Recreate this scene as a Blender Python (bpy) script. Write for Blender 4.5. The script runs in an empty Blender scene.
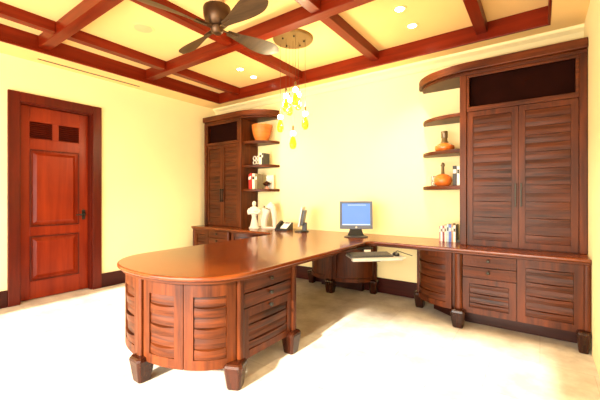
import bpy, bmesh, math, random
from mathutils import Vector, Matrix
random.seed(7)
C = bpy.context.scene.collection
PI = math.pi
# ------------------------------------------------------------------ materials
def new_mat(name):
    m = bpy.data.materials.new(name); m.use_nodes = True
    return m, m.node_tree.nodes, m.node_tree.links, m.node_tree.nodes['Principled BSDF']
def plain(name, col, rough=.5, metal=0, coat=0, emit=None, estr=0, trans=0, ior=1.45, var=.06, scale=8):
    m, N, L, B = new_mat(name)
    tc = N.new('ShaderNodeTexCoord'); nz = N.new('ShaderNodeTexNoise'); nz.inputs['Scale'].default_value = scale
    nz.inputs['Detail'].default_value = 3
    cr = N.new('ShaderNodeValToRGB')
    a = [max(0, c*(1-var)) for c in col]; b = [min(1, c*(1+var)) for c in col]
    cr.color_ramp.elements[0].position = .3; cr.color_ramp.elements[1].position = .7
    cr.color_ramp.elements[0].color = (*a, 1); cr.color_ramp.elements[1].color = (*b, 1)
    L.new(tc.outputs['Object'], nz.inputs['Vector']); L.new(nz.outputs['Fac'], cr.inputs['Fac'])
    L.new(cr.outputs['Color'], B.inputs['Base Color'])
    B.inputs['Roughness'].default_value = rough; B.inputs['Metallic'].default_value = metal
    B.inputs['Coat Weight'].default_value = coat; B.inputs['IOR'].default_value = ior
    B.inputs['Transmission Weight'].default_value = trans
    if emit:
        B.inputs['Emission Color'].default_value = (*emit, 1); B.inputs['Emission Strength'].default_value = estr
    return m
def wood(name, dark, light, axis='z', rough=.42, coat=.04, f=1.0, coatr=.2, spec=.2):
    m, N, L, B = new_mat(name)
    tc = N.new('ShaderNodeTexCoord'); mp = N.new('ShaderNodeMapping')
    sc = {'x': (1.5, 22, 22), 'y': (22, 1.5, 22), 'z': (18, 18, 1.3), 'h': (2.0, 2.0, 30)}[axis]
    mp.inputs['Scale'].default_value = [s*f for s in sc]
    nz = N.new('ShaderNodeTexNoise'); nz.inputs['Scale'].default_value = 1; nz.inputs['Detail'].default_value = 6
    nz.inputs['Roughness'].default_value = .6; nz.inputs['Distortion'].default_value = .6
    n2 = N.new('ShaderNodeTexNoise'); n2.inputs['Scale'].default_value = 2.2; n2.inputs['Detail'].default_value = 2
    mx = N.new('ShaderNodeMath'); mx.operation = 'MULTIPLY_ADD'; mx.inputs[1].default_value = .7
    m2 = N.new('ShaderNodeMath'); m2.operation = 'MULTIPLY'; m2.inputs[1].default_value = .3
    cr = N.new('ShaderNodeValToRGB')
    cr.color_ramp.elements[0].position = .34; cr.color_ramp.elements[1].position = .66
    cr.color_ramp.elements[0].color = (*dark, 1); cr.color_ramp.elements[1].color = (*light, 1)
    L.new(tc.outputs['Object'], mp.inputs['Vector']); L.new(mp.outputs[0], nz.inputs['Vector'])
    L.new(tc.outputs['Object'], n2.inputs['Vector'])
    L.new(n2.outputs['Fac'], m2.inputs[0]); L.new(nz.outputs['Fac'], mx.inputs[0]); L.new(m2.outputs[0], mx.inputs[2])
    L.new(mx.outputs[0], cr.inputs['Fac']); L.new(cr.outputs['Color'], B.inputs['Base Color'])
    B.inputs['Roughness'].default_value = rough; B.inputs['Specular IOR Level'].default_value = spec
    B.inputs['Coat Weight'].default_value = coat; B.inputs['Coat Roughness'].default_value = coatr
    return m
CD, CL = (.020, .0030, .0005), (.125, .0265, .0045)
W = {
 'v': wood('cabinet_wood_upright', CD, CL, 'z'),
 'h': wood('cabinet_wood_level', CD, CL, 'h'),
 'slat': wood('cabinet_wood_slats', (.013, .0021, .0004), (.105, .0225, .0045), 'h', f=1.4),
 'top': wood('worktop_wood', (.080, .011, .001), (.165, .033, .003), 'y', rough=.25, coat=.3, f=.6, coatr=.08, spec=.4),
 'foot': wood('foot_wood', (.010, .002, .0008), (.038, .0075, .0022), 'z', rough=.25, coat=.3),
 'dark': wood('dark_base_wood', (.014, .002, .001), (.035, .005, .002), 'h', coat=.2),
 'beam_x': wood('beam_wood_across', (.10, .006, .001), (.19, .016, .003), 'x', rough=.35, f=.7, spec=.12, coat=.08),
 'beam_y': wood('beam_wood_along', (.10, .006, .001), (.19, .016, .003), 'y', rough=.35, f=.7, spec=.12, coat=.08),
 'door': wood('door_wood', (.15, .010, .0015), (.26, .026, .004), 'z', rough=.35, f=.8),
 'casing': wood('casing_wood', (.055, .005, .002), (.11, .010, .003), 'z', rough=.35),
 'base': wood('baseboard_wood', (.022, .002, .001), (.05, .005, .002), 'h', rough=.35),
 'louver': wood('louver_wood', (.06, .004, .001), (.12, .009, .001), 'h', rough=.4),
}
M_wall = plain('wall_paint', (.88, .75, .41), .75, var=.03, scale=1.6)
M_ceil = plain('ceiling_paint', (.86, .58, .235), .8, var=.025, scale=2)
M_black = plain('black_plastic', (.012, .011, .01), .35, var=.1)
M_char = plain('charcoal_plastic', (.05, .05, .055), .4, var=.1)
M_silver = plain('silver_plastic', (.50, .50, .50), .3, metal=.4, var=.03)
M_grey = plain('grey_plastic', (.10, .12, .17), .4, var=.03)
M_metal = plain('dark_bronze', (.10, .055, .03), .35, metal=.8, var=.15)
M_knob = plain('aged_iron', (.03, .028, .022), .4, metal=.6, var=.15)
M_brass = plain('antique_brass', (.20, .125, .05), .3, metal=.8, var=.05)
M_white = plain('white_plaster', (.66, .60, .52), .6, var=.04)
M_niche = plain('speaker_cloth', (.012, .002, .001), .8, var=.2)
M_niche.node_tree.nodes['Principled BSDF'].inputs['Specular IOR Level'].default_value = .05
M_screen = plain('screen_glow', (.03, .07, .2), .2, emit=(.22, .42, 1.0), estr=.85, var=.1, scale=3)
M_iconbar = plain('screen_bar', (.2, .3, .4), .3, emit=(.75, .85, 1.0), estr=.9)
M_key = plain('key_grey', (.10, .095, .085), .5, var=.1, scale=60)
M_bulb = plain('lamp_bulb', (1, .9, .7), .5, emit=(1, .86, .6), estr=60)
M_lens = plain('lamp_lens', (1, .95, .85), .5, emit=(1, .88, .62), estr=25)
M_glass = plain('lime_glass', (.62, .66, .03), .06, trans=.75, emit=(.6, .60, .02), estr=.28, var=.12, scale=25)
M_amber = plain('amber_glass', (.75, .20, .03), .1, trans=.35, coat=.5, var=.2, scale=20)
M_neck = plain('brown_glass', (.13, .08, .03), .15, coat=.4)
M_clear = plain('clear_glass', (.85, .83, .8), .05, trans=.8)
M_bowl = wood('turned_bowl_wood', (.36, .085, .012), (.62, .19, .035), 'h', rough=.4, f=1.2)
def book_mat(n, c): return plain(n, c, .5, var=.08, scale=30)
M_paper = plain('paper', (.86, .82, .72), .8)
# floor : pale honed stone with cloudy mottling
def floor_mat():
    m, N, L, B = new_mat('cream_stone_floor')
    tc = N.new('ShaderNodeTexCoord')
    n1 = N.new('ShaderNodeTexNoise'); n1.inputs['Scale'].default_value = 3.2; n1.inputs['Detail'].default_value = 8; n1.inputs['Roughness'].default_value = .65
    cr = N.new('ShaderNodeValToRGB')
    cr.color_ramp.elements[0].position = .36; cr.color_ramp.elements[1].position = .66
    cr.color_ramp.elements[0].color = (.48, .41, .33, 1); cr.color_ramp.elements[1].color = (.74, .67, .56, 1)
    L.new(tc.outputs['Object'], n1.inputs['Vector']); L.new(n1.outputs['Fac'], cr.inputs['Fac'])
    br = N.new('ShaderNodeTexBrick'); br.offset = .5; br.inputs['Scale'].default_value = 1
    br.inputs['Brick Width'].default_value = .61; br.inputs['Row Height'].default_value = .61
    br.inputs['Mortar Size'].default_value = .003; br.inputs['Mortar Smooth'].default_value = .4
    br.inputs['Color1'].default_value = (1, 1, 1, 1); br.inputs['Color2'].default_value = (.95, .94, .92, 1); br.inputs['Mortar'].default_value = (.80, .76, .7, 1)
    L.new(tc.outputs['Object'], br.inputs['Vector'])
    mx = N.new('ShaderNodeMix'); mx.data_type = 'RGBA'; mx.blend_type = 'MULTIPLY'; mx.inputs['Factor'].default_value = 1
    L.new(cr.outputs['Color'], mx.inputs[6]); L.new(br.outputs['Color'], mx.inputs[7])
    L.new(mx.outputs[2], B.inputs['Base Color'])
    B.inputs['Roughness'].default_value = .55
    return m
M_floor = floor_mat()

# ------------------------------------------------------------------ mesh helpers
def V(*a): return Vector(a)
class MB:
    def __init__(s): s.bm = bmesh.new()
    def box(s, x0, x1, y0, y1, z0, z1):
        v = [s.bm.verts.new((x, y, z)) for x in (x0, x1) for y in (y0, y1) for z in (z0, z1)]
        for f in ((0, 1, 3, 2), (4, 6, 7, 5), (0, 4, 5, 1), (2, 3, 7, 6), (0, 2, 6, 4), (1, 5, 7, 3)):
            s.bm.faces.new([v[i] for i in f])
        return s
    def grid(s, rings, cap=True, closed=True):
        vs = [[s.bm.verts.new(p) for p in r] for r in rings]
        n = len(rings[0])
        for a, b in zip(vs, vs[1:]):
            for i in range(n if closed else n-1):
                j = (i+1) % n
                try: s.bm.faces.new((a[i], a[j], b[j], b[i]))
                except ValueError: pass
        if cap:
            s.bm.faces.new(vs[0][::-1]); s.bm.faces.new(vs[-1])
        return s
    def lathe(s, prof, c=(0, 0, 0), n=24, sx=1, sy=1):
        return s.grid([[(c[0]+r*sx*math.cos(2*PI*i/n), c[1]+r*sy*math.sin(2*PI*i/n), c[2]+z) for i in range(n)] for r, z in prof])
    def prism(s, pts, z0, z1):
        return s.grid([[(x, y, z0) for x, y in pts], [(x, y, z1) for x, y in pts]])
    def tube(s, pts, r, n=8):
        rings = []
        for i, p in enumerate(pts):
            p = Vector(p); a = Vector(pts[max(0, i-1)]); b = Vector(pts[min(len(pts)-1, i+1)])
            d = (b-a).normalized(); u = d.cross(V(0, 0, 1) if abs(d.z) < .9 else V(1, 0, 0)).normalized(); w = d.cross(u)
            rr = r[i] if isinstance(r, (list, tuple)) else r
            rings.append([p+u*rr*math.cos(2*PI*k/n)+w*rr*math.sin(2*PI*k/n) for k in range(n)])
        return s.grid(rings)
    def xf(s, m):
        bmesh.ops.transform(s.bm, matrix=m, verts=s.bm.verts); return s
    def build(s, name, mat, parent=None, bevel=0, seg=2, smooth=False, world=True, ang=40):
        bmesh.ops.recalc_face_normals(s.bm, faces=s.bm.faces)
        if parent is not None and world:
            root = parent; off = Vector(root.location)
            while root.parent: root = root.parent; off += Vector(root.location)
            bmesh.ops.translate(s.bm, vec=-off, verts=s.bm.verts)
        me = bpy.data.meshes.new(name); s.bm.to_mesh(me); s.bm.free()
        o = bpy.data.objects.new(name, me); C.objects.link(o); me.materials.append(mat)
        if smooth:
            for p in me.polygons: p.use_smooth = True
            me.set_sharp_from_angle(angle=math.radians(ang))
        if bevel:
            b = o.modifiers.new('bevel', 'BEVEL'); b.width = bevel; b.segments = seg; b.limit_method = 'ANGLE'; b.angle_limit = math.radians(40)
        if parent is not None: o.parent = parent
        return o
class Path:
    """polyline in plan with arc length; n = outward side (+1: right of travel, -1: left)"""
    def __init__(s, pts, side=1):
        s.p = [Vector(q) for q in pts]; s.side = side; s.L = [0]
        for a, b in zip(s.p, s.p[1:]): s.L.append(s.L[-1]+(b-a).length)
        s.len = s.L[-1]
        s.nv = []
        for i in range(len(s.p)):
            a = s.p[max(0, i-1)]; b = s.p[min(len(s.p)-1, i+1)]; d = (b-a).normalized()
            s.nv.append(Vector((d.y, -d.x))*side)
    def at(s, t, off=0):
        t = max(0, min(s.len, t))
        for i in range(len(s.L)-1):
            if t <= s.L[i+1]+1e-9:
                k = (t-s.L[i])/max(1e-9, s.L[i+1]-s.L[i])
                return s.p[i].lerp(s.p[i+1], k)+s.nv[i].lerp(s.nv[i+1], k).normalized()*off
        return s.p[-1]+s.nv[-1]*off
def sweep(mb, P, s0, s1, o0, o1, z0, z1, n=None):
    n = n or max(1, int((s1-s0)/.03)) if len(P.p) > 2 else 1
    rings = []
    for i in range(n+1):
        t = s0+(s1-s0)*i/n
        a = P.at(t, o0); b = P.at(t, o1)
        rings.append([(a.x, a.y, z0), (b.x, b.y, z0), (b.x, b.y, z1), (a.x, a.y, z1)])
    return mb.grid(rings)
def slats(mb, P, s0, s1, z0, z1, n, base=0, amp=.014, th=.012):
    """woven boards: every other board bows out at its middle"""
    h = (z1-z0)/n; m = 12
    for k in range(n):
        za, zb = z0+k*h+.0015, z0+(k+1)*h-.0015
        rings = []
        for i in range(m+1):
            q = i/m; t = s0+(s1-s0)*q; w = math.sin(PI*q)**.8
            if k % 2 == 0: ob = base+.002+amp*w*.55; ot = base+.002+amp*w
            else: ob = base-.001+amp*.10*w; ot = base-.003-amp*.25*w
            sag = -.006*w if k % 2 == 0 else 0
            a0 = P.at(t, base-th); b0 = P.at(t, ob); b1 = P.at(t, ot); a1 = P.at(t, base-th)
            bm_ = P.at(t, (ob+ot)/2+.002)
            rings.append([(a0.x, a0.y, za), (b0.x, b0.y, za), (bm_.x, bm_.y, (za+zb)/2), (b1.x, b1.y, zb+sag), (a1.x, a1.y, zb)])
        mb.grid(rings)
    return mb
def tag(o, label, cat, group=None, kind=None):
    o['label'] = label; o['category'] = cat
    if group: o['group'] = group
    if kind: o['kind'] = kind
    return o
def thing(name, loc, label, cat, group=None):
    o = bpy.data.objects.new(name, None); C.objects.link(o); o.location = loc; o.empty_display_size = .1
    return tag(o, label, cat, group)
def struct(o, label=None):
    o['kind'] = 'structure'
    if label: o['label'] = label
    return o
def copy_tree(o, parent=None):
    c = o.copy(); C.objects.link(c)
    if parent is not None: c.parent = parent
    for ch in list(o.children): copy_tree(ch, c)
    return c

# ------------------------------------------------------------------ room
XL, XR, YB, YF = -4.83, .33, 4.10, -1.30
ZS, ZC = 2.82, 2.995
TX0, TX1, TY0, TY1 = -4.45, .06, -1.05, 3.83
struct(MB().box(XL-.2, XR+.2, YF-.2, YB+.2, -.1, 0).build('floor', M_floor), 'pale cream stone floor')
# left wall with the door opening
DY0, DY1, DZ = 1.22, 2.0, 2.33
m = MB().box(XL-.2, XL, YF-.2, DY0, 0, 3.1).box(XL-.2, XL, DY1, YB+.2, 0, 3.1).box(XL-.2, XL, DY0, DY1, DZ, 3.1).box(XL-.2, XL-.16, DY0, DY1, 0, DZ)
struct(m.build('wall_left', M_wall), 'pale yellow wall with the wooden door')
struct(MB().box(XL, XR, YB, YB+.2, 0, 3.1).build('wall_back', M_wall), 'pale yellow wall behind the desk and cabinets')
struct(MB().box(XR, XR+.2, YF-.2, YB+.2, 0, 3.1).build('wall_right', M_wall), 'pale yellow wall at the right edge beside the tall cabinet')
WX0, WX1, WZ = -4.45, .27, 2.16
m = MB().box(XL, WX0, YF-.2, YF, 0, 3.1).box(WX1, XR, YF-.2, YF, 0, 3.1).box(WX0, WX1, YF-.2, YF, WZ, 3.1)
struct(m.build('wall_front', M_wall))
# ceiling: upper plane and soffit ring
m = MB().box(XL, XR, YF, YB, ZC, ZC+.1)
m.box(XL, TX0-.02, YF, YB, ZS, ZC).box(TX1+.02, XR, YF, YB, ZS, ZC).box(TX0-.02, TX1+.02, TY1+.02, YB, ZS, ZC).box(TX0-.02, TX1+.02, YF, TY0-.02, ZS, ZC)
struct(m.build('ceiling', M_ceil), 'pale coffered ceiling with lowered border')
# cornice under the soffit on the back wall
m = MB().grid([[(x, YB, ZS), (x, YB-.10, ZS), (x, YB-.09, ZS-.025), (x, YB-.045, ZS-.05), (x, YB-.02, ZS-.09), (x, YB, ZS-.10)] for x in (XL, XR)])
struct(m.build('trim_1', M_wall), 'cream cornice along the back wall')
tn = [1]
def trim(m, mat, label, bev=.004):
    tn[0] += 1
    return struct(m.build('trim_%d' % tn[0], mat, bevel=bev), label)
# border beams (face boards of the tray)
trim(MB().box(TX0-.02, TX1+.02, TY1, TY1+.02, ZS-.004, ZC).box(TX0-.02, TX1+.02, TY1-.012, TY1, ZS-.004, ZS+.02), W['beam_x'], 'red wood border beam along the back of the ceiling')
trim(MB().box(TX0-.02, TX0, TY0, TY1, ZS-.004, ZC).box(TX0, TX0+.012, TY0, TY1-.012, ZS-.004, ZS+.02), W['beam_y'], 'red wood border beam along the left of the ceiling')
trim(MB().box(TX1, TX1+.02, TY0, TY1, ZS-.004, ZC), W['beam_y'], 'red wood border beam along the right of the ceiling')
trim(MB().box(TX0-.02, TX1+.02, TY0-.02, TY0, ZS-.004, ZC), W['beam_x'], 'red wood border beam along the window side of the ceiling')
BY = [.12, 1.35, 2.57]
for y in BY:
    trim(MB().box(TX0+.001, TX1-.001, y-.055, y+.055, 2.868, ZC-.001), W['beam_x'], ['red ceiling cross beam nearest the windows', 'red ceiling cross beam in front of the fan', 'red ceiling cross beam behind the fan'][BY.index(y)])
BX = [-4.0, -2.76, -1.63, -.48]
for x, nm in zip(BX, ('leftmost', 'second from left', 'third from left', 'rightmost')):
    segs = [(TY0, BY[0]-.055), (BY[0]+.055, BY[1]-.055), (BY[1]+.055, BY[2]-.055), (BY[2]+.055, TY1)]
    m = MB()
    for a, b in segs: m.box(x-.05, x+.05, a+.001, b-.001, 2.888, ZC-.001)
    trim(m, W['beam_y'], 'red ceiling beam running to the back wall, %s' % nm)
# baseboards
def baseboard(name, m, lab): struct(m.build(name, W['base'], bevel=.006), lab)
baseboard('baseboard_left', MB().box(XL, XL+.022, YF, DY0-.10, 0, .19).box(XL, XL+.022, DY1+.10, 3.60, 0, .19), 'dark wood baseboard on the door wall')
baseboard('baseboard_back', MB().box(-3.25, -1.12, YB-.022, YB, 0, .19), 'dark wood baseboard under the desk')
# linear slot diffuser in the soffit by the left wall
t = thing('slot_vent', (-4.69, 1.95, ZS), 'long thin slot air vent in the ceiling border above the door wall', 'vent')
MB().box(-4.715, -4.702, 1.36, 2.56, ZS-.0015, ZS-.0005).box(-4.678, -4.665, 1.36, 2.56, ZS-.0015, ZS-.0005).build('frame', M_ceil, t)
MB().box(-4.702, -4.678, 1.36, 2.56, ZS-.006, ZS-.0008).build('slot', M_black, t)

# ------------------------------------------------------------------ door
d = bpy.data.objects.new('door_1', None); C.objects.link(d); d.location = (XL, (DY0+DY1)/2, 0); struct(d, 'red-brown panelled wooden door with louvred vents at its top')
cw = .11
m = MB().box(XL-.001, XL+.028, DY0-cw+.01, DY0+.01, 0, DZ+cw-.01).box(XL-.001, XL+.028, DY1-.01, DY1+cw-.01, 0, DZ+cw-.01).box(XL-.001, XL+.028, DY0+.01, DY1-.01, DZ-.01, DZ+cw-.01)
m.build('casing', W['casing'], d, bevel=.006)
m = MB().box(XL-.158, XL-.001, DY0+.0005, DY0+.02, 0, DZ-.0005).box(XL-.158, XL-.001, DY1-.02, DY1-.0005, 0, DZ-.0005).box(XL-.158, XL-.001, DY0+.02, DY1-.02, DZ-.02, DZ-.0005)
m.build('jamb', W['casing'], d)
LX0, LX1 = XL-.135, XL-.09     # leaf
y0, y1 = DY0+.023, DY1-.023; zt = DZ-.023; st = .105
leaf = MB().box(LX0, LX1, y0, y0+st, .008, zt).box(LX0, LX1, y1-st, y1, .008, zt)
leaf.box(LX0, LX1, y0+st, y1-st, .008, .22).box(LX0, LX1, y0+st, y1-st, .76, .87).box(LX0, LX1, y0+st, y1-st, 1.80, 1.93).box(LX0, LX1, y0+st, y1-st, 2.13, zt)
leaf.box(LX0, LX1, (y0+y1)/2-.035, (y0+y1)/2+.035, 1.93, 2.13)
lf = leaf.build('leaf', W['door'], d, bevel=.004)
for a, b in ((.22, .76), (.87, 1.80)):
    ya, yb = y0+st, y1-st
    m = MB().box(LX0+.01, LX0+.02, ya, yb, a, b)
    i1, i2 = .035, .07
    m.grid([[(LX0+.02, ya+i1, a+i1), (LX0+.02, yb-i1, a+i1), (LX0+.02, yb-i1, b-i1), (LX0+.02, ya+i1, b-i1)],
            [(LX0+.038, ya+i2, a+i2), (LX0+.038, yb-i2, a+i2), (LX0+.038, yb-i2, b-i2), (LX0+.038, ya+i2, b-i2)]])
    m.build('panel', W['door'], d)
    g = MB()
    e = .016
    g.box(LX1-.006, LX1+.008, ya, yb, a, a+e).box(LX1-.006, LX1+.008, ya, yb, b-e, b).box(LX1-.006, LX1+.008, ya, ya+e, a+e, b-e).box(LX1-.006, LX1+.008, yb-e, yb, a+e, b-e)
    g.build('moulding', W['casing'], d, bevel=.004)
for ya, yb in ((y0+st, (y0+y1)/2-.035), ((y0+y1)/2+.035, y1-st)):
    m = MB().box(LX0+.004, LX0+.01, ya, yb, 1.93, 2.13)
    for k in range(8):
        z = 1.935+k*.0245
        m.grid([[(LX0+.012, y, z+.018), (LX1-.004, y, z), (LX1-.002, y, z+.005), (LX0+.014, y, z+.024)] for y in (ya+.001, yb-.001)])
    m.build('louver', W['louver'], d)
hm = MB().lathe([(.024, 0), (.024, .008), (.02, .012)], n=16).xf(Matrix.Translation((LX1, y1-.055, 1.0)) @ Matrix.Rotation(PI/2, 4, 'Y'))
hm.tube([(LX1+.008, y1-.055, 1.0), (LX1+.05, y1-.055, 1.0), (LX1+.055, y1-.07, 1.0), (LX1+.052, y1-.16, .995)], [.010, .010, .010, .007])
hm.box(LX1, LX1+.005, y1-.075, y1-.035, .93, 1.06)
hm.build('handle', M_knob, d, smooth=True)

# ------------------------------------------------------------------ joinery parts
def knob(P, t, z, off, parent, r=.014):
    p = P.at(t, off); q = P.at(t, off+.01)-p; a = math.atan2(q.y, q.x)
    m = MB().lathe([(.5*r, 0), (.45*r, .012), (r, .018), (r*1.05, .024), (.7*r, .03), (.05*r, .031)], n=12)
    m.xf(Matrix.Translation((p.x, p.y, z)) @ Matrix.Rotation(a, 4, 'Z') @ Matrix.Rotation(PI/2, 4, 'Y'))
    return m.build('knob', M_knob, parent, smooth=True)
def frame(P, s0, s1, z0, z1, parent, name='door', fw=.055, n=6, th=.022, off=0, amp=.014, backing=True, toprail=None):
    tr = toprail or fw
    m = MB()
    sweep(m, P, s0, s0+fw, off-th, off, z0, z1); sweep(m, P, s1-fw, s1, off-th, off, z0, z1)
    sweep(m, P, s0+fw, s1-fw, off-th, off, z0, z0+fw); sweep(m, P, s0+fw, s1-fw, off-th, off, z1-tr, z1)
    if backing: sweep(m, P, s0+fw, s1-fw, off-th-.004, off-th+.001, z0+fw, z1-tr)
    dr = m.build(name, W['v'], parent)
    if n: slats(MB(), P, s0+fw+.002, s1-fw-.002, z0+fw+.001, z1-tr-.001, n, base=off-.010, amp=amp).build('slat_panel', W['slat'], dr)
    return dr
def drawer(P, s0, s1, z0, z1, parent, off=0, th=.022, bow=.012, knobs=True, name='drawer'):
    m = MB(); n = 12; rings = []
    for i in range(n+1):
        q = i/n; t = s0+(s1-s0)*q; w = math.sin(PI*q)
        a = P.at(t, off-th); b = P.at(t, off-.004); c = P.at(t, off+bow*w)
        rings.append([(a.x, a.y, z0), (b.x, b.y, z0), (c.x, c.y, z1-.004*w), (a.x, a.y, z1-.004*w)])
    m.grid(rings)
    dr = m.build(name, W['h'], parent)
    if knobs: knob(P, (s0+s1)/2, (z0+z1)/2+.01, off+bow*.6, dr)
    return dr
def post(P, t, z0, z1, parent, w=.05, dpt=.03, name='post'):
    m = MB(); k = 6; rings = []
    for z in (z0, z1):
        r = []
        for i in range(k+1):
            q = -w/2+w*i/k
            p = P.at(t, 0)+ (P.at(t, 1)-P.at(t, 0))*(dpt*(1-(2*q/w)**4*.5)) + Vector((-(P.at(t, 1)-P.at(t, 0)).y, (P.at(t, 1)-P.at(t, 0)).x))*q
            r.append((p.x, p.y, z))
        b1 = P.at(t, -.03) + Vector((-(P.at(t, 1)-P.at(t, 0)).y, (P.at(t, 1)-P.at(t, 0)).x))*(w/2)
        b0 = P.at(t, -.03) - Vector((-(P.at(t, 1)-P.at(t, 0)).y, (P.at(t, 1)-P.at(t, 0)).x))*(w/2)
        r += [(b1.x, b1.y, z), (b0.x, b0.y, z)]
        rings.append(r)
    m.grid(rings)
    return m.build(name, W['v'], parent, smooth=True)
def foot(x, y, parent, rot=0, s=1.05, h=.178):
    prof = [(0, .040), (.01, .044), (.06, .051), (.12, .059), (.148, .064), (.162, .062), (.172, .052), (h, .030)]
    rings = []
    for z, w in prof:
        w *= s; c = w*.72
        rings.append([(w, -c, z), (w, c, z), (c, w, z), (-c, w, z), (-w, c, z), (-w, -c, z), (-c, -w, z), (c, -w, z)])
    m = MB().grid(rings).xf(Matrix.Translation((x, y, 0)) @ Matrix.Rotation(rot, 4, 'Z'))
    return m.build('foot', W['foot'], parent, bevel=.004)

# ------------------------------------------------------------------ worktop
def arcpts(cx, cy, a, b, t0, t1, n, e=1.0):
    out = []
    for i in range(n+1):
        t = t0+(t1-t0)*i/n; c, s_ = math.cos(t), math.sin(t)
        out.append((cx+a*math.copysign(abs(c)**(2/e), c), cy+b*math.copysign(abs(s_)**(2/e), s_)))
    return out
WT = .745
CLX = -4.685        # left end of the fitted furniture
outline = [(XR-.002, YB-.002), (CLX, YB-.002), (CLX, 3.43)]
outline += arcpts(-2.81-.22, 3.43-.22, .22, .22, PI/2, 0, 8, 2)
outline += arcpts(-2.17, 1.64, .64, .49, PI, 2*PI, 44, 2.3)
outline += arcpts(-1.53+.10, 3.43-.10, .10, .10, PI, PI/2, 6, 2)
outline += [(XR-.002, 3.43)]
wt = thing('worktop', (-2.22, 2.6, WT), 'glossy red-brown wooden worktop with rounded peninsula end in the middle of the room', 'worktop')
top = MB().prism(outline, WT-.030, WT).build('top', W['top'], wt, bevel=.012, seg=4)
inner = [(XR-.004, YB-.004), (XL+.004, YB-.004), (XL+.004, 3.448)]
inner += arcpts(-2.896-.234, 3.448-.234, .234, .234, PI/2, 0, 8, 2)
inner = [(XR-.004, YB-.004), (CLX+.002, YB-.004), (CLX+.002, 3.452)] + arcpts(-2.788-.242, 3.452-.242, .242, .242, PI/2, 0, 8, 2) + arcpts(-2.17, 1.66, .618, .488, PI, 2*PI, 44, 2.3) + arcpts(-1.552+.10, 3.452-.10, .10, .10, PI, PI/2, 6, 2) + [(XR-.004, 3.452)]
MB().prism(inner, WT-.052, WT-.0305).build('edge_band', W['h'], wt, bevel=.004)
UB = WT-.0525      # underside

# ------------------------------------------------------------------ peninsula pedestal
PB = .15
pc = thing('desk_pedestal', (-2.22, 1.7, 0), 'curved wooden desk cabinet with woven slat doors under the rounded end', 'cabinet')
arc = [(-2.18+.58*math.cos(t), 1.55+.35*math.sin(t)) for t in [2*PI-PI*i/60 for i in range(61)]]   # right corner -> left corner
PA = Path(arc, side=-1)
if (PA.at(PA.len/2, .1).y > PA.at(PA.len/2, 0).y): PA = Path(arc, side=1)
body = [(x, y) for x, y in [(PA.at(t*PA.len/50, -.03)[0], PA.at(t*PA.len/50, -.03)[1]) for t in range(51)]]
body = body + [(-2.73, 2.13), (-1.63, 2.13)]
MB().prism(body, PB, UB).build('carcass', W['v'], pc)
half = PA.len/2
mid = [0.030, half/2, half-.030, half+.030, half*1.5, PA.len-.030]
for a, b in ((.030, half/2), (half/2, half-.030), (half+.030, half*1.5), (half*1.5, PA.len-.030)):
    frame(PA, a+.003, b-.003, PB-.005, UB-.002, pc, fw=.062, n=6, amp=.014, toprail=.085)
for t in (0, half, PA.len):
    post(PA, t, PB, UB-.001, pc, w=.05 if t else .05, dpt=.022)
PR = Path([(-1.60, 1.55), (-1.60, 2.145)], side=1)       # right side, drawers
PLf = Path([(-2.76, 1.55), (-2.76, 2.145)], side=-1)
for P in (PR, PLf):
    s0, s1 = .035, .56
    drawer(P, s0, s1, .588, UB-.004, pc, bow=.006)
    drawer(P, s0, s1, .487, .583, pc, bow=.006)
    dr = frame(P, s0, s1, PB-.005, .482, pc, name='file_drawer', fw=.05, n=4, toprail=.06, amp=.010)
    knob(P, (s0+s1)/2, .455, 0, dr)
    post(P, .585, PB, UB-.001, pc, w=.05, dpt=.02)
    post(P, .006, PB, UB-.001, pc, w=.05, dpt=.02)
for x, y, r in ((-1.605, 1.515, .45), (-2.18, 1.21, 0), (-2.755, 1.515, -.45), (-1.61, 2.115, 0), (-2.75, 2.115, 0)):
    foot(x, y, pc, r)

# ------------------------------------------------------------------ corner pedestal by the wall
cp = thing('corner_pedestal', (-2.25, 3.9, 0), 'small bow fronted wooden cabinet under the worktop against the back wall', 'cabinet')
half_r = [(-2.19+.47*math.cos(t), 4.06+.34*math.sin(t)) for t in [2*PI-(PI/2)*i/24 for i in range(25)]]
half_l = [(-4.38-x, y) for x, y in half_r]
for pts, sd in ((half_r, None), (half_l, None)):
    P = Path(pts, 1)
    if P.at(P.len/2, .1).y > P.at(P.len/2, 0).y: P = Path(pts, -1)
    frame(P, .03, P.len-.03, .15, UB-.003, cp, fw=.05, n=0)
    m = MB(); pp = [tuple(P.at(P.len*i/20, -.03)) for i in range(21)] + [(-2.19, YB-.026)]
    m.prism(pp if pts is half_r else pp, .15, UB-.001).build('carcass', W['v'], cp)
    e = P.at(0, 0)
    post(P, .012, .15, UB-.001, cp, w=.05, dpt=.02)
    foot(e.x, 4.0, cp, 0, .9)
P = Path([(-2.14, 3.72), (-2.24, 3.72)], 1)
if P.at(.05, .1).y > 3.72: P = Path([(-2.14, 3.72), (-2.24, 3.72)], -1)
post(P, .05, .15, UB-.001, cp, w=.06, dpt=.02)
foot(-2.19, 3.72, cp, 0)
MB().box(-2.5, -1.88, 4.0, YB-.03, 0, .149).build('plinth', W['dark'], cp)

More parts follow.
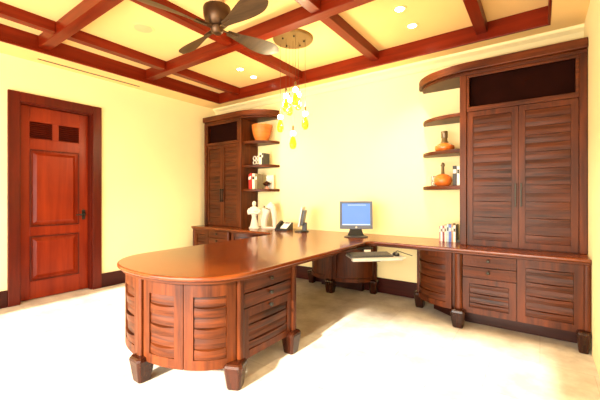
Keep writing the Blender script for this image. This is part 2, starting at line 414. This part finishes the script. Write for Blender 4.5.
# ------------------------------------------------------------------ base + tall cabinets, right and (mirrored) left
MC = -4.46
def base_cab(mir):
    X = (lambda x: MC-x) if mir else (lambda x: x)
    sd = -1 if mir else 1
    def mk(pts):
        q = [(X(x), y) for x, y in pts]; P = Path(q, 1); mid_ = P.len/2
        return P if P.at(mid_, .1).y < P.at(mid_, 0).y else Path(q, -1)
    xr = (MC-(CLX+.003)) if mir else XR-.003
    if mir: t = thing('base_cabinet', (X(-.3), 3.8, 0), 'low wooden cabinet under the worktop in the far left corner', 'cabinet')
    else: t = thing('base_cabinet', (X(-.3), 3.8, 0), 'low wooden cabinet with slatted doors below the tall right cabinet', 'cabinet')
    F = mk([(xr, 3.47), (-.60, 3.47)])
    # carcass and toe kick
    MB().prism([(X(xr), 3.495), (X(-.62), 3.495), (X(-.62), YB-.003), (X(xr), YB-.003)], .15, UB-.001).build('carcass', W['v'], t)
    cur = [(-.66+(-.43)*math.sin(a), 3.80-.33*math.cos(a)) for a in [PI/2*i/20 for i in range(21)]]
    Cv = mk(cur)
    ins = [tuple(Cv.at(Cv.len*i/20, -.03)) for i in range(21)]
    MB().prism(ins+[(X(-1.06), YB-.003), (X(-.625), YB-.003)], .15, UB-.001).build('curved_carcass', W['v'], t)
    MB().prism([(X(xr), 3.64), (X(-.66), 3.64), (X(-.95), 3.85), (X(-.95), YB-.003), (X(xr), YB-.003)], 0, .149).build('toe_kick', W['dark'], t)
    # fronts, s measured from the wall end
    a0 = xr-.285+.02
    w_end = .05
    D = Path([tuple(F.at(0)), tuple(F.at(F.len))], F.side)
    s_r0 = .045; s_m = xr-(-.165); s_l1 = xr-(-.595)
    post(F, .022, .15, UB-.001, t, w=.04, dpt=.012, name='stile')
    frame(F, s_r0, s_m-.004, .145, UB-.003, t, fw=.06, n=7, toprail=.07, amp=.009)
    m0, m1 = s_m+.004, s_l1
    drawer(F, m0, m1, .585, UB-.003, t, bow=.010)
    drawer(F, m0, m1, .478, .581, t, bow=.010)
    dr = frame(F, m0, m1, .145, .474, t, name='file_drawer', fw=.055, n=5, toprail=.05, amp=.008)
    # curved door + posts + feet
    frame(Cv, .035, Cv.len-.03, .15, UB-.003, t, fw=.055, n=6)
    P = mk([(-.59, 3.47), (-.67, 3.47)])
    post(P, .04, .15, UB-.001, t, w=.062, dpt=.03)
    foot(X(-.63), 3.45, t, 0)
    m = MB().box(min(X(-1.115), X(-1.065)), max(X(-1.115), X(-1.065)), 3.78, 3.85, .15, UB-.001); m.build('post', W['v'], t, bevel=.01)
    foot(X(-1.09), 3.82, t, 0, .95)
    MB().box(min(X(-1.105), X(-1.085)), max(X(-1.105), X(-1.085)), 3.85, YB-.003, .15, UB-.001).build('side_panel', W['v'], t)
    foot(X(xr-.047), 3.46, t, 0, .72)
    return t
base_cab(False); base_cab(True)

def tall_cab(mir):
    X = (lambda x: MC-x) if mir else (lambda x: x)
    def bx(m, x0, x1, y0, y1, z0, z1): return m.box(min(X(x0), X(x1)), max(X(x0), X(x1)), y0, y1, z0, z1)
    def mk(pts):
        q = [(X(x), y) for x, y in pts]; P = Path(q, 1); h = P.len/2
        return P if P.at(h, .1).y < P.at(h, 0).y else Path(q, -1)
    xr = (MC-(CLX+.003)) if mir else XR-.003
    y0 = 3.72
    lab = 'tall dark wooden cabinet with curved side shelves in the far left corner' if mir else 'tall dark wooden slatted cabinet with curved side shelves against the right wall'
    t = thing('tall_cabinet', (X(-.17), 3.9, WT), lab, 'cabinet')
    zb, zt = WT+.001, 2.455
    m = MB(); bx(m, -.654, -.63, y0, YB-.003, zb, zt); bx(m, xr-.022, xr, y0, YB-.003, zb, zt); bx(m, -.63, xr-.022, YB-.02, YB-.003, zb, zt)
    bx(m, -.63, xr-.022, y0+.02, YB-.02, 2.09, 2.115); bx(m, -.63, xr-.022, y0+.02, YB-.02, zb, zb+.03)
    m.build('carcass', W['v'], t)
    # face frame: two end posts, rails round the niche
    for xa, xb in ((-.662, -.60), (xr-.055, xr)): bx(MB(), xa, xb, y0-.022, y0-.0005, zb, zt).build('face_post', W['v'], t, bevel=.005)
    m = MB(); bx(m, -.60, xr-.055, y0-.018, y0, 2.425, zt); bx(m, -.60, xr-.055, y0-.018, y0, 2.085, 2.13)
    bx(m, -.60, -.575, y0-.018, y0, 2.13, 2.425); bx(m, xr-.08, xr-.055, y0-.018, y0, 2.13, 2.425)
    m.build('niche_frame', W['h'], t, bevel=.004)
    m = MB(); bx(m, -.575, xr-.08, y0+.05, y0+.058, 2.12, 2.44); m.build('niche_panel', M_niche, t)
    F = mk([(xr-.055, y0-.004), (-.60, y0-.004)])
    for k, (a, b) in enumerate(((.004, F.len/2-.002), (F.len/2+.002, F.len-.004))):
        dr = frame(F, a, b, zb+.01, 2.082, t, fw=.05, n=16, amp=.006)
        hx = F.len/2 + (-.022 if k == 0 else .022)
        p = F.at(hx, 0)
        MB().box(p.x-.006, p.x+.006, p.y-.03, p.y-.018, 1.14, 1.36).box(p.x-.006, p.x+.006, p.y-.02, p.y, 1.15, 1.17).box(p.x-.006, p.x+.006, p.y-.02, p.y, 1.33, 1.35).build('handle', M_knob, dr, bevel=.002)
    # crown: straight front, then curving back to the wall
    def curve(yf, xs, xt, n=18): return [(xs-(xs-xt)*math.sin(a), YB-.002-(YB-.002-yf)*math.cos(a)) for a in [PI/2*i/n for i in range(n+1)]]
    up = [(X(x), y) for x, y in [(xr, YB-.002), (xr, 3.66)]+curve(3.66, -.55, -1.17)]
    lo = [(X(x), y) for x, y in [(xr, YB-.002), (xr, 3.70)]+curve(3.70, -.58, -1.13)]
    MB().prism(up, 2.485, 2.57).build('crown', W['h'], t, bevel=.008)
    MB().prism(lo, 2.4555, 2.4845).build('crown_underside', W['h'], t, bevel=.004)
    for z in (2.062, 1.69, 1.31):
        pts = [(X(x), y) for x, y in [(-.6545, YB-.002)]+curve(3.76, -.6545, -1.125)]
        MB().prism(pts, z, z+.04).build('shelf', W['h'], t, bevel=.006)
    return t
tall_cab(False); tall_cab(True)

# ------------------------------------------------------------------ ceiling fan
FX, FY = -2.2, 1.87
t = thing('ceiling_fan', (FX, FY, 2.66), 'dark bronze ceiling fan with four leaf shaped blades', 'ceiling fan')
MB().lathe([(.02, 2.83), (.055, 2.84), (.075, 2.90), (.085, ZC-.002)], (FX, FY, 0)).build('canopy', plain('fan_canopy_cream', (.72, .48, .24), .5), t, smooth=True)
MB().lathe([(.04, 2.655), (.07, 2.665), (.095, 2.69), (.11, 2.74), (.116, 2.80), (.112, 2.815), (.06, 2.82), (.02, 2.85)], (FX, FY, 0)).build('motor', M_metal, t, smooth=True)
MB().lathe([(.01, 2.60), (.035, 2.603), (.05, 2.62), (.055, 2.654)], (FX, FY, 0)).build('hub_cap', M_metal, t, smooth=True)
M_blade = wood('fan_blade_wood', (.035, .018, .007), (.085, .045, .018), 'x', rough=.45, coat=.1)
for k in range(4):
    a = k*PI/2 + math.radians(-11)
    pts_u, pts_l = [], []
    L0, L1 = .10, .66; n = 18; rings = []
    for i in range(n+1):
        q = i/n; r = L0+(L1-L0)*q
        w = .028+.062*math.sin(min(1, q*1.25)*PI/2)**1.5
        if q > .72: w *= math.sqrt(max(.0, 1-((q-.72)/.285)**2))
        pitch = -math.radians(24-8*q); off = .012*math.sin(q*PI)
        rings.append([(r, off+s_*w*math.cos(pitch), -.004+s_*w*math.sin(pitch)*1+hh) for s_, hh in ((-1, 0), (-.3, -.006), (.3, -.006), (1, 0), (.3, .004), (-.3, .004))])
    m = MB().grid(rings).xf(Matrix.Translation((FX, FY, 2.645)) @ Matrix.Rotation(a, 4, 'Z'))
    bl = m.build('blade', M_blade, t, smooth=True, ang=60)
    m = MB().box(.04, .20, -.02, .02, -.014, -.006).xf(Matrix.Translation((FX, FY, 2.655)) @ Matrix.Rotation(a, 4, 'Z') @ Matrix.Rotation(math.radians(20), 4, 'X'))
    m.build('bracket', M_metal, bl, bevel=.003)

# ------------------------------------------------------------------ pendant cluster
QX, QY = -2.23, 2.97
t = thing('pendant_chandelier', (QX, QY, ZC), 'round ceiling plate with cluster of hanging lime glass pendants', 'chandelier')
MB().lathe([(.212, ZC-.03), (.222, ZC-.02), (.222, ZC-.001)], (QX, QY, 0), n=40).build('ceiling_plate', M_brass, t, smooth=True)
fwd, rgt = Vector((-.5835, .812)), Vector((.812, .5835))
PEND = [(-.075, -.05, 1.24+89*3.66/334-.22, 'a'), (.06, .03, 1.24+84*3.7/334-.22, 'a'), (-.145, .08, 1.93-.01, 'a'), (.135, -.03, 1.93, 'a'), (.0, .0, 1.72, 'a'), (-.045, .12, 1.99, 'a'), (.03, -.14, 1.97, 'a')]
for lx, fy, zb, _ in PEND:
    if zb > 1.95: zb = 2.12 + (.04 if lx > 0 else 0)
    p = Vector((QX, QY))+rgt*lx+fwd*fy
    MB().tube([(p.x, p.y, ZC-.03), (p.x, p.y, zb+.30)], .0018, 6).build('cord', M_metal, t)
    MB().lathe([(.004, .305), (.012, .30), (.014, .245), (.010, .24)], (p.x, p.y, zb), n=14).build('cap', M_brass, t, smooth=True)
    sh = MB().lathe([(.004, .04), (.022, .045), (.036, .068), (.040, .10), (.032, .14), (.020, .17), (.013, .20)], (p.x, p.y, zb), n=20).build('glass_drop', M_glass, t, smooth=True)
    MB().lathe([(.003, .185), (.020, .193), (.030, .215), (.022, .236), (.003, .243)], (p.x, p.y, zb), n=14).build('bulb', M_bulb, t, smooth=True)
for x, y in ((-.13, .05), (.10, .07), (-.05, -.12), (.08, -.09), (0, .13)):
    MB().lathe([(.006, ZC-.045), (.010, ZC-.04), (.010, ZC-.0305)], (QX+x, QY+y, 0), n=10).build('cord_grip', M_knob, t)

# ------------------------------------------------------------------ recessed downlights, speaker
DL = [(-3.37, 3.27, 'left pair, the one nearer the room'), (-3.43, 3.60, 'left pair, the one nearer the back wall'), (-1.07, 3.09, 'right pair, the one nearer the room'), (-1.07, 3.47, 'right pair, the one nearer the back wall')]
base = None
for x, y, l in DL:
    if base is None:
        base = thing('recessed_downlight', (x, y, ZC), '', 'ceiling light', 'recessed downlights in the coffered ceiling')
        n = 24
        MB().grid([[(r*math.cos(2*PI*i/n), r*math.sin(2*PI*i/n), z) for i in range(n)] for r, z in ((.042, -.004), (.062, -.006), (.066, -.001), (.044, -.0012))], cap=False).build('trim_ring', M_ceil, base, world=False, smooth=True)
        MB().lathe([(.041, -.005), (.041, -.002)], n=20).build('lens', M_lens, base, world=False)
        o = base
    else:
        o = copy_tree(base)
    o.location = (x, y, ZC); o['label'] = 'small round recessed ceiling light, ' + l
t = thing('ceiling_speaker', (-3.37, 1.88, ZC), 'flat round cream speaker grille flush in the ceiling near the door wall', 'speaker')
MB().lathe([(.09, -.003), (.105, -.006), (.11, -.001)], (-3.37, 1.88, ZC), n=32).build('grille_rim', M_ceil, t, smooth=True)
MB().lathe([(.088, -.006), (.088, -.0032)], (-3.37, 1.88, ZC), n=32).build('grille', plain('speaker_grille', (.62, .46, .22), .7), t)

# ------------------------------------------------------------------ monitor on the worktop corner
def facing(loc, ang): return Matrix.Translation(loc) @ Matrix.Rotation(ang, 4, 'Z')
CAMROT = math.radians(35.7)
loc = (-1.80, 3.66, WT)
t = thing('computer_monitor', loc, 'grey flat computer monitor showing a blue screen on black stand', 'monitor')
T = facing(loc, CAMROT-.06)
tilt = Matrix.Translation((0, 0, .265)) @ Matrix.Rotation(math.radians(-6), 4, 'X')
def mon(m): return m.xf(T @ tilt)
w, h = .39, .335
m = MB().box(-w/2, w/2, -.02, 0, -h/2, -h/2+.045).box(-w/2, w/2, -.02, 0, h/2-.026, h/2).box(-w/2, -w/2+.027, -.02, 0, -h/2+.045, h/2-.026).box(w/2-.027, w/2, -.02, 0, -h/2+.045, h/2-.026)
m.box(-w/2, w/2, 0, .025, -h/2, h/2).box(-.12, .12, .025, .055, -.11, .10)
mon(m).build('housing', M_grey, t, bevel=.004)
mon(MB().box(-w/2+.028, w/2-.028, -.012, -.001, -h/2+.046, h/2-.027)).build('screen', M_screen, t)
mon(MB().box(-w/2+.03, w/2-.03, -.0135, -.0125, -h/2+.048, -h/2+.058).box(-.10, .12, -.0135, -.0125, h/2-.05, h/2-.044)).build('screen_content', M_iconbar, t)
mon(MB().lathe([(.012, -.001), (.012, .001)], n=16).xf(Matrix.Translation((0, -.0212, -h/2+.022)) @ Matrix.Rotation(PI/2, 4, 'X'))).build('logo_badge', M_silver, t)
MB().grid([[(x, y, z) for x, y in ((-a, -b), (a, -b), (a, b), (-a, b))] for a, b, z in ((.10, .02, .018), (.08, .018, .06), (.06, .018, .14))]).xf(T @ Matrix.Translation((0, .03, 0))).build('neck', M_black, t, bevel=.004)
MB().lathe([(.14, .001), (.145, .008), (.12, .016), (.02, .020)], n=32, sx=1.0, sy=.72).xf(T @ Matrix.Translation((0, .01, 0))).build('stand_base', M_char, t, smooth=True)

# second, edge-on screen
loc = (-2.68, 3.77, WT)
t = thing('desk_display', loc, 'small silver desk display seen edge-on, left of the monitor', 'monitor')
T = facing(loc, math.radians(-63))
tl = Matrix.Translation((0, 0, .20)) @ Matrix.Rotation(math.radians(-10), 4, 'X')
MB().box(-.15, .15, -.012, .012, -.13, .15).xf(T @ tl).build('housing', M_silver, t, bevel=.01)
MB().box(-.12, .12, .0125, .045, -.10, .11).xf(T @ tl).build('back_shell', M_grey, t, bevel=.012)
MB().box(-.13, .13, -.0135, -.0125, -.105, .13).xf(T @ tl).build('screen', M_niche, t)
MB().box(-.045, .045, .01, .07, .01, .13).xf(T).build('neck', M_black, t, bevel=.008)
MB().lathe([(.10, .001), (.10, .012), (.07, .022), (.02, .024)], n=24).xf(T).build('stand_base', M_black, t, smooth=True)

# phone
loc = (-3.03, 3.80, WT)
t = thing('desk_phone', loc, 'black and white desk telephone near the white sculptures', 'telephone')
T = facing(loc, math.radians(10))
MB().grid([[(x, -.10, .001), (x, .10, .001), (x, .10, .105), (x, .085, .11), (x, -.10, .02)] for x in (-.09, .11)]).xf(T).build('body', M_black, t, bevel=.005)
sl = Matrix.Translation((0, -.007, .066)) @ Matrix.Rotation(math.atan2(.09, .185), 4, 'X')
MB().box(-.005, .10, -.085, .08, .002, .008).xf(T @ sl).build('keypad', plain('phone_white', (.8, .8, .78), .5), t, bevel=.002)
MB().box(.01, .085, .04, .07, .0085, .012).xf(T @ sl).build('display', M_grey, t)
MB().tube([(-.05, -.09, .016), (-.05, -.07, .034), (-.05, .05, .036), (-.05, .075, .016)], [.022, .02, .02, .022], 10).xf(T @ sl).build('handset', M_black, t, smooth=True)

# ------------------------------------------------------------------ keyboard tray, keyboard, mouse
KZ = .622
kc = (-1.345, 3.14, KZ)
KR = math.radians(44)
T = facing(kc, KR)
t = thing('keyboard_tray', (-1.62, 3.45, UB), 'silver grey pull-out keyboard tray under the worktop corner', 'keyboard tray')
MB().box(-.25, .29, -.10, .15, 0, .016).xf(T).build('tray_board', M_silver, t, bevel=.005)
MB().box(-.27, .24, -.15, -.101, -.006, .022).xf(T).build('wrist_rest', M_silver, t, bevel=.012, seg=3)
a = T @ Vector((0, .05, -.012)); b = T @ Vector((-.02, .33, .05))
m = MB().tube([tuple(a), tuple(b), (b.x, b.y, UB-.012)], .018, 8); m.build('arm', M_black, t)
MB().box(-.11, .07, .20, .50, UB-KZ-.016, UB-KZ-.0005).xf(T).build('track', M_black, t)
MB().box(-.06, .06, -.02, .12, -.035, -.0005).xf(T).build('mechanism', M_black, t, bevel=.004)
t = thing('keyboard', (kc[0], kc[1], KZ+.016), 'grey computer keyboard lying on the pull-out tray', 'keyboard')
K = T @ Matrix.Translation((-.04, .01, .0165))
MB().grid([[(x, -.07, 0), (x, .08, 0), (x, .08, .026), (x, -.07, .014)] for x in (-.22, .22)]).xf(K).build('case', M_char, t, bevel=.003)
m = MB()
for r in range(5):
    for c in range(15):
        x = -.205+c*.0275; y = -.06+r*.026; z = .0150+(y+.07)*.08
        m.box(x, x+.023, y, y+.021, z, z+.008)
m.xf(K).build('keys', M_key, t)
t = thing('computer_mouse', (kc[0], kc[1], KZ+.016), 'black computer mouse at the right end of the keyboard tray', 'mouse')
m = MB().lathe([(.030, 0), (.033, .010), (.028, .024), (.014, .034), (.002, .036)], n=20, sx=.9, sy=1.6).xf(T @ Matrix.Translation((.235, .01, .0165)))
m.build('shell', M_black, t, smooth=True)
mp = [T @ Vector(q) for q in ((.235, .065, .030), (.30, .12, .045), (.37, .10, .02), (.42, .03, .005))]
MB().tube([tuple(q) for q in mp], .004, 6).build('cable', M_black, t)
t = thing('white_notepad', tuple(K @ Vector((-.02, .135, 0))), 'small white pad propped at the back of the keyboard tray', 'notepad')
MB().box(-.06, .01, .122, .127, .001, .045).xf(T @ Matrix.Translation((-.0, 0, .016)) ).build('sheet', M_paper, t)

# ------------------------------------------------------------------ objects on the left shelves
SZ = [2.102, 1.730, 1.350]
# wooden bowl, square-ish flared vessel
loc = (-3.56, 3.925, SZ[0])
t = thing('wooden_bowl', loc, 'large orange flared wooden bowl on the top left shelf', 'bowl')
m = MB(); n = 28
prof = [(.095, 0), (.105, .010), (.130, .07), (.150, .15), (.161, .235), (.163, .25), (.150, .25), (.138, .16), (.115, .08), (.07, .02)]
m.lathe(prof, loc, n=n); m.build('body', M_bowl, t, smooth=True)
m = MB()
for z, r in ((.07, .129), (.145, .148), (.22, .159)): m.lathe([(r-.01, z-.004), (r+.003, z), (r-.01, z+.004)], loc, n=n)
m.build('groove_rings', wood('bowl_band', (.35, .08, .02), (.5, .14, .03), 'h'), t)

def book(x, y, z, w, d, h, mat, label, rot=0, cat='book', group=None, lean=0):
    t = thing('book', (x, y, z), label, cat, group)
    T = Matrix.Translation((x, y, z)) @ Matrix.Rotation(rot, 4, 'Z')
    c = .003
    m = MB().box(-w/2, -w/2+c, -d/2, d/2, 0, h).box(w/2-c, w/2, -d/2, d/2, 0, h).box(-w/2+c, w/2-c, -d/2, -d/2+c, 0, h)
    m.xf(T).build('cover', mat, t, bevel=.001)
    MB().box(-w/2+c, w/2-c, -d/2+c, d/2-.006, .004, h-.004).xf(T).build('pages', M_paper, t)
    MB().box(-w/2+.004, w/2-.004, -d/2-.0008, -d/2-.0001, h*.62, h*.82).xf(T).build('spine_label', M_paper if sum(mat.node_tree.nodes['Color Ramp'].color_ramp.elements[0].color[:3]) < 1.2 else M_knob, t)
    return t
red = book_mat('red_cloth', (.62, .03, .02)); dred = book_mat('dark_red_cloth', (.28, .015, .01)); cream = book_mat('cream_cloth', (.85, .78, .62))
olive = book_mat('olive_cloth', (.20, .16, .09)); blk = book_mat('black_cloth', (.03, .028, .025)); blue = book_mat('blue_cloth', (.10, .17, .55))
pink = book_mat('pink_cloth', (.65, .28, .24)); wht = book_mat('white_cloth', (.82, .80, .76)); pale = book_mat('pale_blue_cloth', (.42, .52, .60)); mar = book_mat('maroon_cloth', (.22, .05, .08))
GL = 'books on the lowest left shelf'
zl = SZ[2]+.0005
book(-3.735, 3.90, zl, .034, .16, .235, dred, 'dark red book at the cabinet end of lowest left shelf', 0, group=GL)
book(-3.697, 3.89, zl, .036, .16, .245, red, 'bright red book on the lowest left shelf', 0, group=GL)
book(-3.645, 3.90, zl, .045, .16, .240, cream, 'cream book between the red and olive books', 0, group=GL)
book(-3.598, 3.905, zl, .040, .15, .235, olive, 'olive brown book on the lowest left shelf', 0, group=GL)
# picture frame (white) and dark star-like ornament on the same shelf
t = thing('picture_frame', (-3.50, 4.03, zl), 'blank white framed card leaning behind the dark lotus ornament', 'picture frame')
MB().box(-.065, .065, 0, .01, 0, .21).xf(Matrix.Translation((-3.485, 4.03, zl))).build('mount', M_paper, t, bevel=.002)
MB().box(-.072, -.065, -.004, .014, 0, .217).box(.065, .072, -.004, .014, 0, .217).box(-.065, .065, -.004, .014, .21, .217).xf(Matrix.Translation((-3.485, 4.03, zl))).build('frame', wht, t)
loc = (-3.46, 3.93, zl)
t = thing('lotus_ornament', loc, 'dark brown lotus shaped ornament on small pink foot', 'ornament')
MB().lathe([(.035, 0), (.038, .01), (.018, .03), (.014, .045)], loc, n=16).build('foot', plain('rose_stone', (.6, .28, .2), .4), t, smooth=True)
m = MB()
m.lathe([(.01, .040), (.045, .058), (.072, .082), (.05, .098), (.022, .112), (.006, .125)], loc, n=10)
m.build('petals', W['foot'], t)
# framed stand and small objects on the middle left shelf
zl = SZ[1]+.0005
for i, (x, lab) in enumerate(((-3.70, 'white stacked figurine of two rings, nearer the cabinet side'), (-3.625, 'white stacked figurine of two rings, beside the black book'))):
    t = thing('ring_figurine', (x, 3.91, zl), lab, 'figurine', 'white figurines on the middle left shelf')
    n = 18; m = MB()
    for zc, R in ((.045, .032), (.11, .030)):
        pts = [(x+R*math.cos(2*PI*k/n), 3.91, zl+zc+R*math.sin(2*PI*k/n)) for k in range(n+1)]
        m.tube(pts, .010, 8)
    m.build('rings', M_white, t, smooth=True)
    MB().box(x-.032, x+.032, 3.885, 3.935, zl, zl+.012).build('plinth', M_black, t, bevel=.002)
book(-3.485, 3.93, zl, .030, .15, .175, blk, 'black book upright alone on the middle left shelf', 0)
book(-3.53, 3.93, zl, .045, .15, .18, cream, 'cream book beside the black book, middle left shelf', 0)

# white sculptures on the worktop
def figure(loc, label, rot, s=1, kind=0):
    t = thing('torso_sculpture', loc, label, 'sculpture', 'white plaster sculptures below the left shelves')
    T = Matrix.Translation(loc) @ Matrix.Rotation(rot, 4, 'Z') @ Matrix.Scale(s, 4)
    m = MB().lathe([(.085, .0), (.087, .014), (.075, .02), (.062, .05), (.052, .10), (.040, .15), (.036, .185), (.044, .215), (.066, .25), (.082, .285), (.080, .31), (.060, .335), (.030, .345), (.022, .355), (.024, .36)], n=28, sx=1, sy=.68).xf(T)
    m.build('torso', M_white, t, smooth=True, ang=80)
    MB().lathe([(.012, .355), (.028, .365), (.036, .385), (.034, .41), (.022, .43), (.004, .436)], n=20, sx=.9, sy=1).xf(T).build('head', M_white, t, smooth=True, ang=80)
    for sg in (-1, 1):
        MB().tube([(sg*.070, 0, .305), (sg*.088, -.015, .27), (sg*.080, -.045, .24), (sg*.03, -.062, .245), (-sg*.02, -.062, .262)], [.024, .024, .022, .019, .013], 10).xf(T).build('arm', M_white, t, smooth=True, ang=80)
figure((-3.55, 3.74, WT+.0005), 'white crossed-arm torso sculpture, left of the two', .55, .96)
loc = (-3.38, 3.90, WT+.0005)
t = thing('arch_sculpture', loc, 'white hooded figure sculpture with hollow centre beside the torso', 'sculpture', 'white plaster sculptures below the left shelves')
T = facing(loc, .45)
MB().lathe([(.11, 0), (.112, .012), (.10, .02)], n=24, sx=1.25, sy=.6).xf(T).build('plinth', M_white, t, smooth=True)
m = MB(); pts = []; rr = []
for k in range(25):
    q = k/24; a = PI*q
    pts.append((-.085*math.cos(a)*(1-.25*math.sin(a)) + .02*math.sin(a), 0, .02+.32*math.sin(a)**.75)); rr.append(.036+.014*math.sin(a))
m.tube(pts, rr, 12).xf(T).build('arch_body', M_white, t, smooth=True, ang=80)
MB().lathe([(.010, .30), (.034, .325), (.040, .35), (.034, .378), (.014, .40), (.003, .404)], n=18).xf(T @ Matrix.Translation((.02, 0, 0))).build('hood', M_white, t, smooth=True, ang=80)
MB().tube([(-.10, -.01, .02), (-.11, -.01, .12), (-.08, -.01, .22), (-.10, -.01, .30), (-.075, -.01, .34)], [.03, .036, .03, .03, .02], 12).xf(T).build('kneeling_figure', M_white, t, smooth=True, ang=80)

# ------------------------------------------------------------------ objects on the right shelves
loc = (-.86, 3.94, SZ[1]+.0005)
t = thing('decanter', loc, 'squat amber glass decanter with tall brown neck, middle right shelf', 'decanter')
MB().lathe([(.075, 0), (.094, .012), (.104, .040), (.100, .062), (.072, .082), (.045, .095)], loc, n=28).build('body', M_amber, t, smooth=True)
MB().lathe([(.045, .095), (.033, .115), (.030, .15)], loc, n=20).build('neck', M_neck, t, smooth=True)
MB().lathe([(.034, .15), (.036, .155), (.036, .222), (.030, .227)], loc, n=20).build('stopper', M_neck, t, smooth=True)
loc = (-.875, 3.93, SZ[2]+.0005)
t = thing('decanter', loc, 'round amber glass decanter with slim neck, lowest right shelf', 'decanter')
MB().lathe([(.055, 0), (.082, .015), (.098, .055), (.090, .095), (.060, .122), (.024, .136)], loc, n=28).build('body', M_amber, t, smooth=True)
MB().lathe([(.020, .136), (.017, .16), (.016, .215)], loc, n=18).build('neck', M_neck, t, smooth=True)
MB().lathe([(.019, .215), (.024, .228), (.018, .25), (.003, .262)], loc, n=18).build('stopper', M_neck, t, smooth=True)
loc = (-1.00, 4.03, SZ[2]+.0005)
t = thing('glass_tumbler', loc, 'clear glass tumbler left of the round decanter', 'glass')
MB().lathe([(.028, 0), (.030, .004), (.034, .12), (.031, .12), (.027, .012), (.003, .010)], loc, n=20).build('wall', M_clear, t, smooth=True)
zl = SZ[2]+.0005
GR = 'books on the lowest right shelf'
book(-.745, 3.96, zl, .040, .15, .215, blk, 'black book next to the round decanter, lowest right shelf', 0, group=GR)
book(-.708, 3.955, zl, .028, .15, .210, wht, 'white book between two black books, lowest right shelf', 0, group=GR)
book(-.680, 3.95, zl, .022, .15, .220, book_mat('jet_cloth', (.02, .012, .01)), 'thin black book against the tall cabinet, lowest right shelf', 0, group=GR)

# books on the worktop left of the tall cabinet
G = 'row of books on the worktop beside the right cabinet'
x = -.90; y = 3.93; zl = WT+.0005
for w, hh, mt, lab in ((.020, .165, pink, 'thin pink book at the left end of the worktop row'), (.026, .170, wht, 'white book second from left in the worktop row'),
                       (.024, .172, mar, 'maroon book third from left in the worktop row'), (.026, .175, cream, 'cream book in the middle of the worktop row'),
                       (.028, .190, pale, 'pale blue grey book in the middle of the worktop row'), (.030, .185, blue, 'bright blue book in the worktop row'),
                       (.022, .195, book_mat('tan_cloth', (.45, .27, .16)), 'tan book right of the blue book in the worktop row'),
                       (.030, .180, book_mat('ivory_cloth', (.86, .80, .70)), 'ivory book at the right end of the worktop row')):
    w *= .82; x += w/2; book(x, y, zl, w-.002, .14, hh, mt, lab, 0, group=G); x += w/2
t = thing('bookend', (x+.012, y, zl), 'dark bookend closing the worktop book row', 'bookend')
MB().box(x+.002, x+.008, y-.07, y+.05, zl, zl+.19).box(x+.008, x+.05, y-.07, y+.05, zl, zl+.008).box(x+.008, x+.05, y-.07, y-.04, zl+.008, zl+.028).build('bracket', M_knob, t, bevel=.002)

# ------------------------------------------------------------------ lights
def light(kind, name, loc, energy, col, **k):
    l = bpy.data.lights.new(name, kind); l.energy = energy; l.color = col
    for a, b in k.items(): setattr(l, a, b)
    o = bpy.data.objects.new(name, l); C.objects.link(o); o.location = loc
    return o
sun = light('SUN', 'sun_light', (-2, -4, 4), 20, (1, .93, .80), angle=math.radians(2.2))
sdir = Vector((-.05, 1, -math.tan(math.radians(24.5)))).normalized()
sun.rotation_euler = sdir.to_track_quat('-Z', 'Y').to_euler()
sky = light('AREA', 'window_daylight', ((WX0+WX1)/2, YF-.35, WZ/2+.05), 300, (1, .95, .86), shape='RECTANGLE', size=4.5, size_y=2.1)
sky.rotation_euler = (math.radians(90), 0, 0)
for i, (lx, fy, z) in enumerate(((-.12, 0, 2.12), (.12, 0, 2.12), (0, -.1, 1.98))):
    p = Vector((QX, QY))+rgt*lx+fwd*fy
    light('POINT', 'pendant_light', (p.x, p.y, z+.15), 22, (1, .80, .45), shadow_soft_size=.05)
for x, y, _ in DL:
    o = light('SPOT', 'downlight_beam', (x, y, ZC-.02), 110 if x > -2 else 60, (1, .84, .55), spot_size=math.radians(100), spot_blend=.6, shadow_soft_size=.04)
w = bpy.data.worlds.new('world'); bpy.context.scene.world = w; w.use_nodes = True
bg = w.node_tree.nodes['Background']; st_ = w.node_tree.nodes.new('ShaderNodeTexSky')
st_.sky_type = 'NISHITA'; st_.sun_disc = False; st_.sun_elevation = math.radians(24.5); st_.sun_rotation = PI
w.node_tree.links.new(st_.outputs[0], bg.inputs[0]); bg.inputs[1].default_value = .3

# ------------------------------------------------------------------ camera
cam = bpy.data.cameras.new('camera'); co = bpy.data.objects.new('camera', cam); C.objects.link(co)
co.location = (0, 0, 1.24); co.rotation_euler = (PI/2, 0, CAMROT)
cam.sensor_width = 36; cam.lens = 334/600*36; cam.shift_y = -4/600; cam.clip_start = .02
bpy.context.scene.camera = co
vs = bpy.context.scene.view_settings
vs.view_transform = 'Standard'; vs.look = 'None'; vs.gamma = 1; vs.use_curve_mapping = False; vs.exposure = -.05
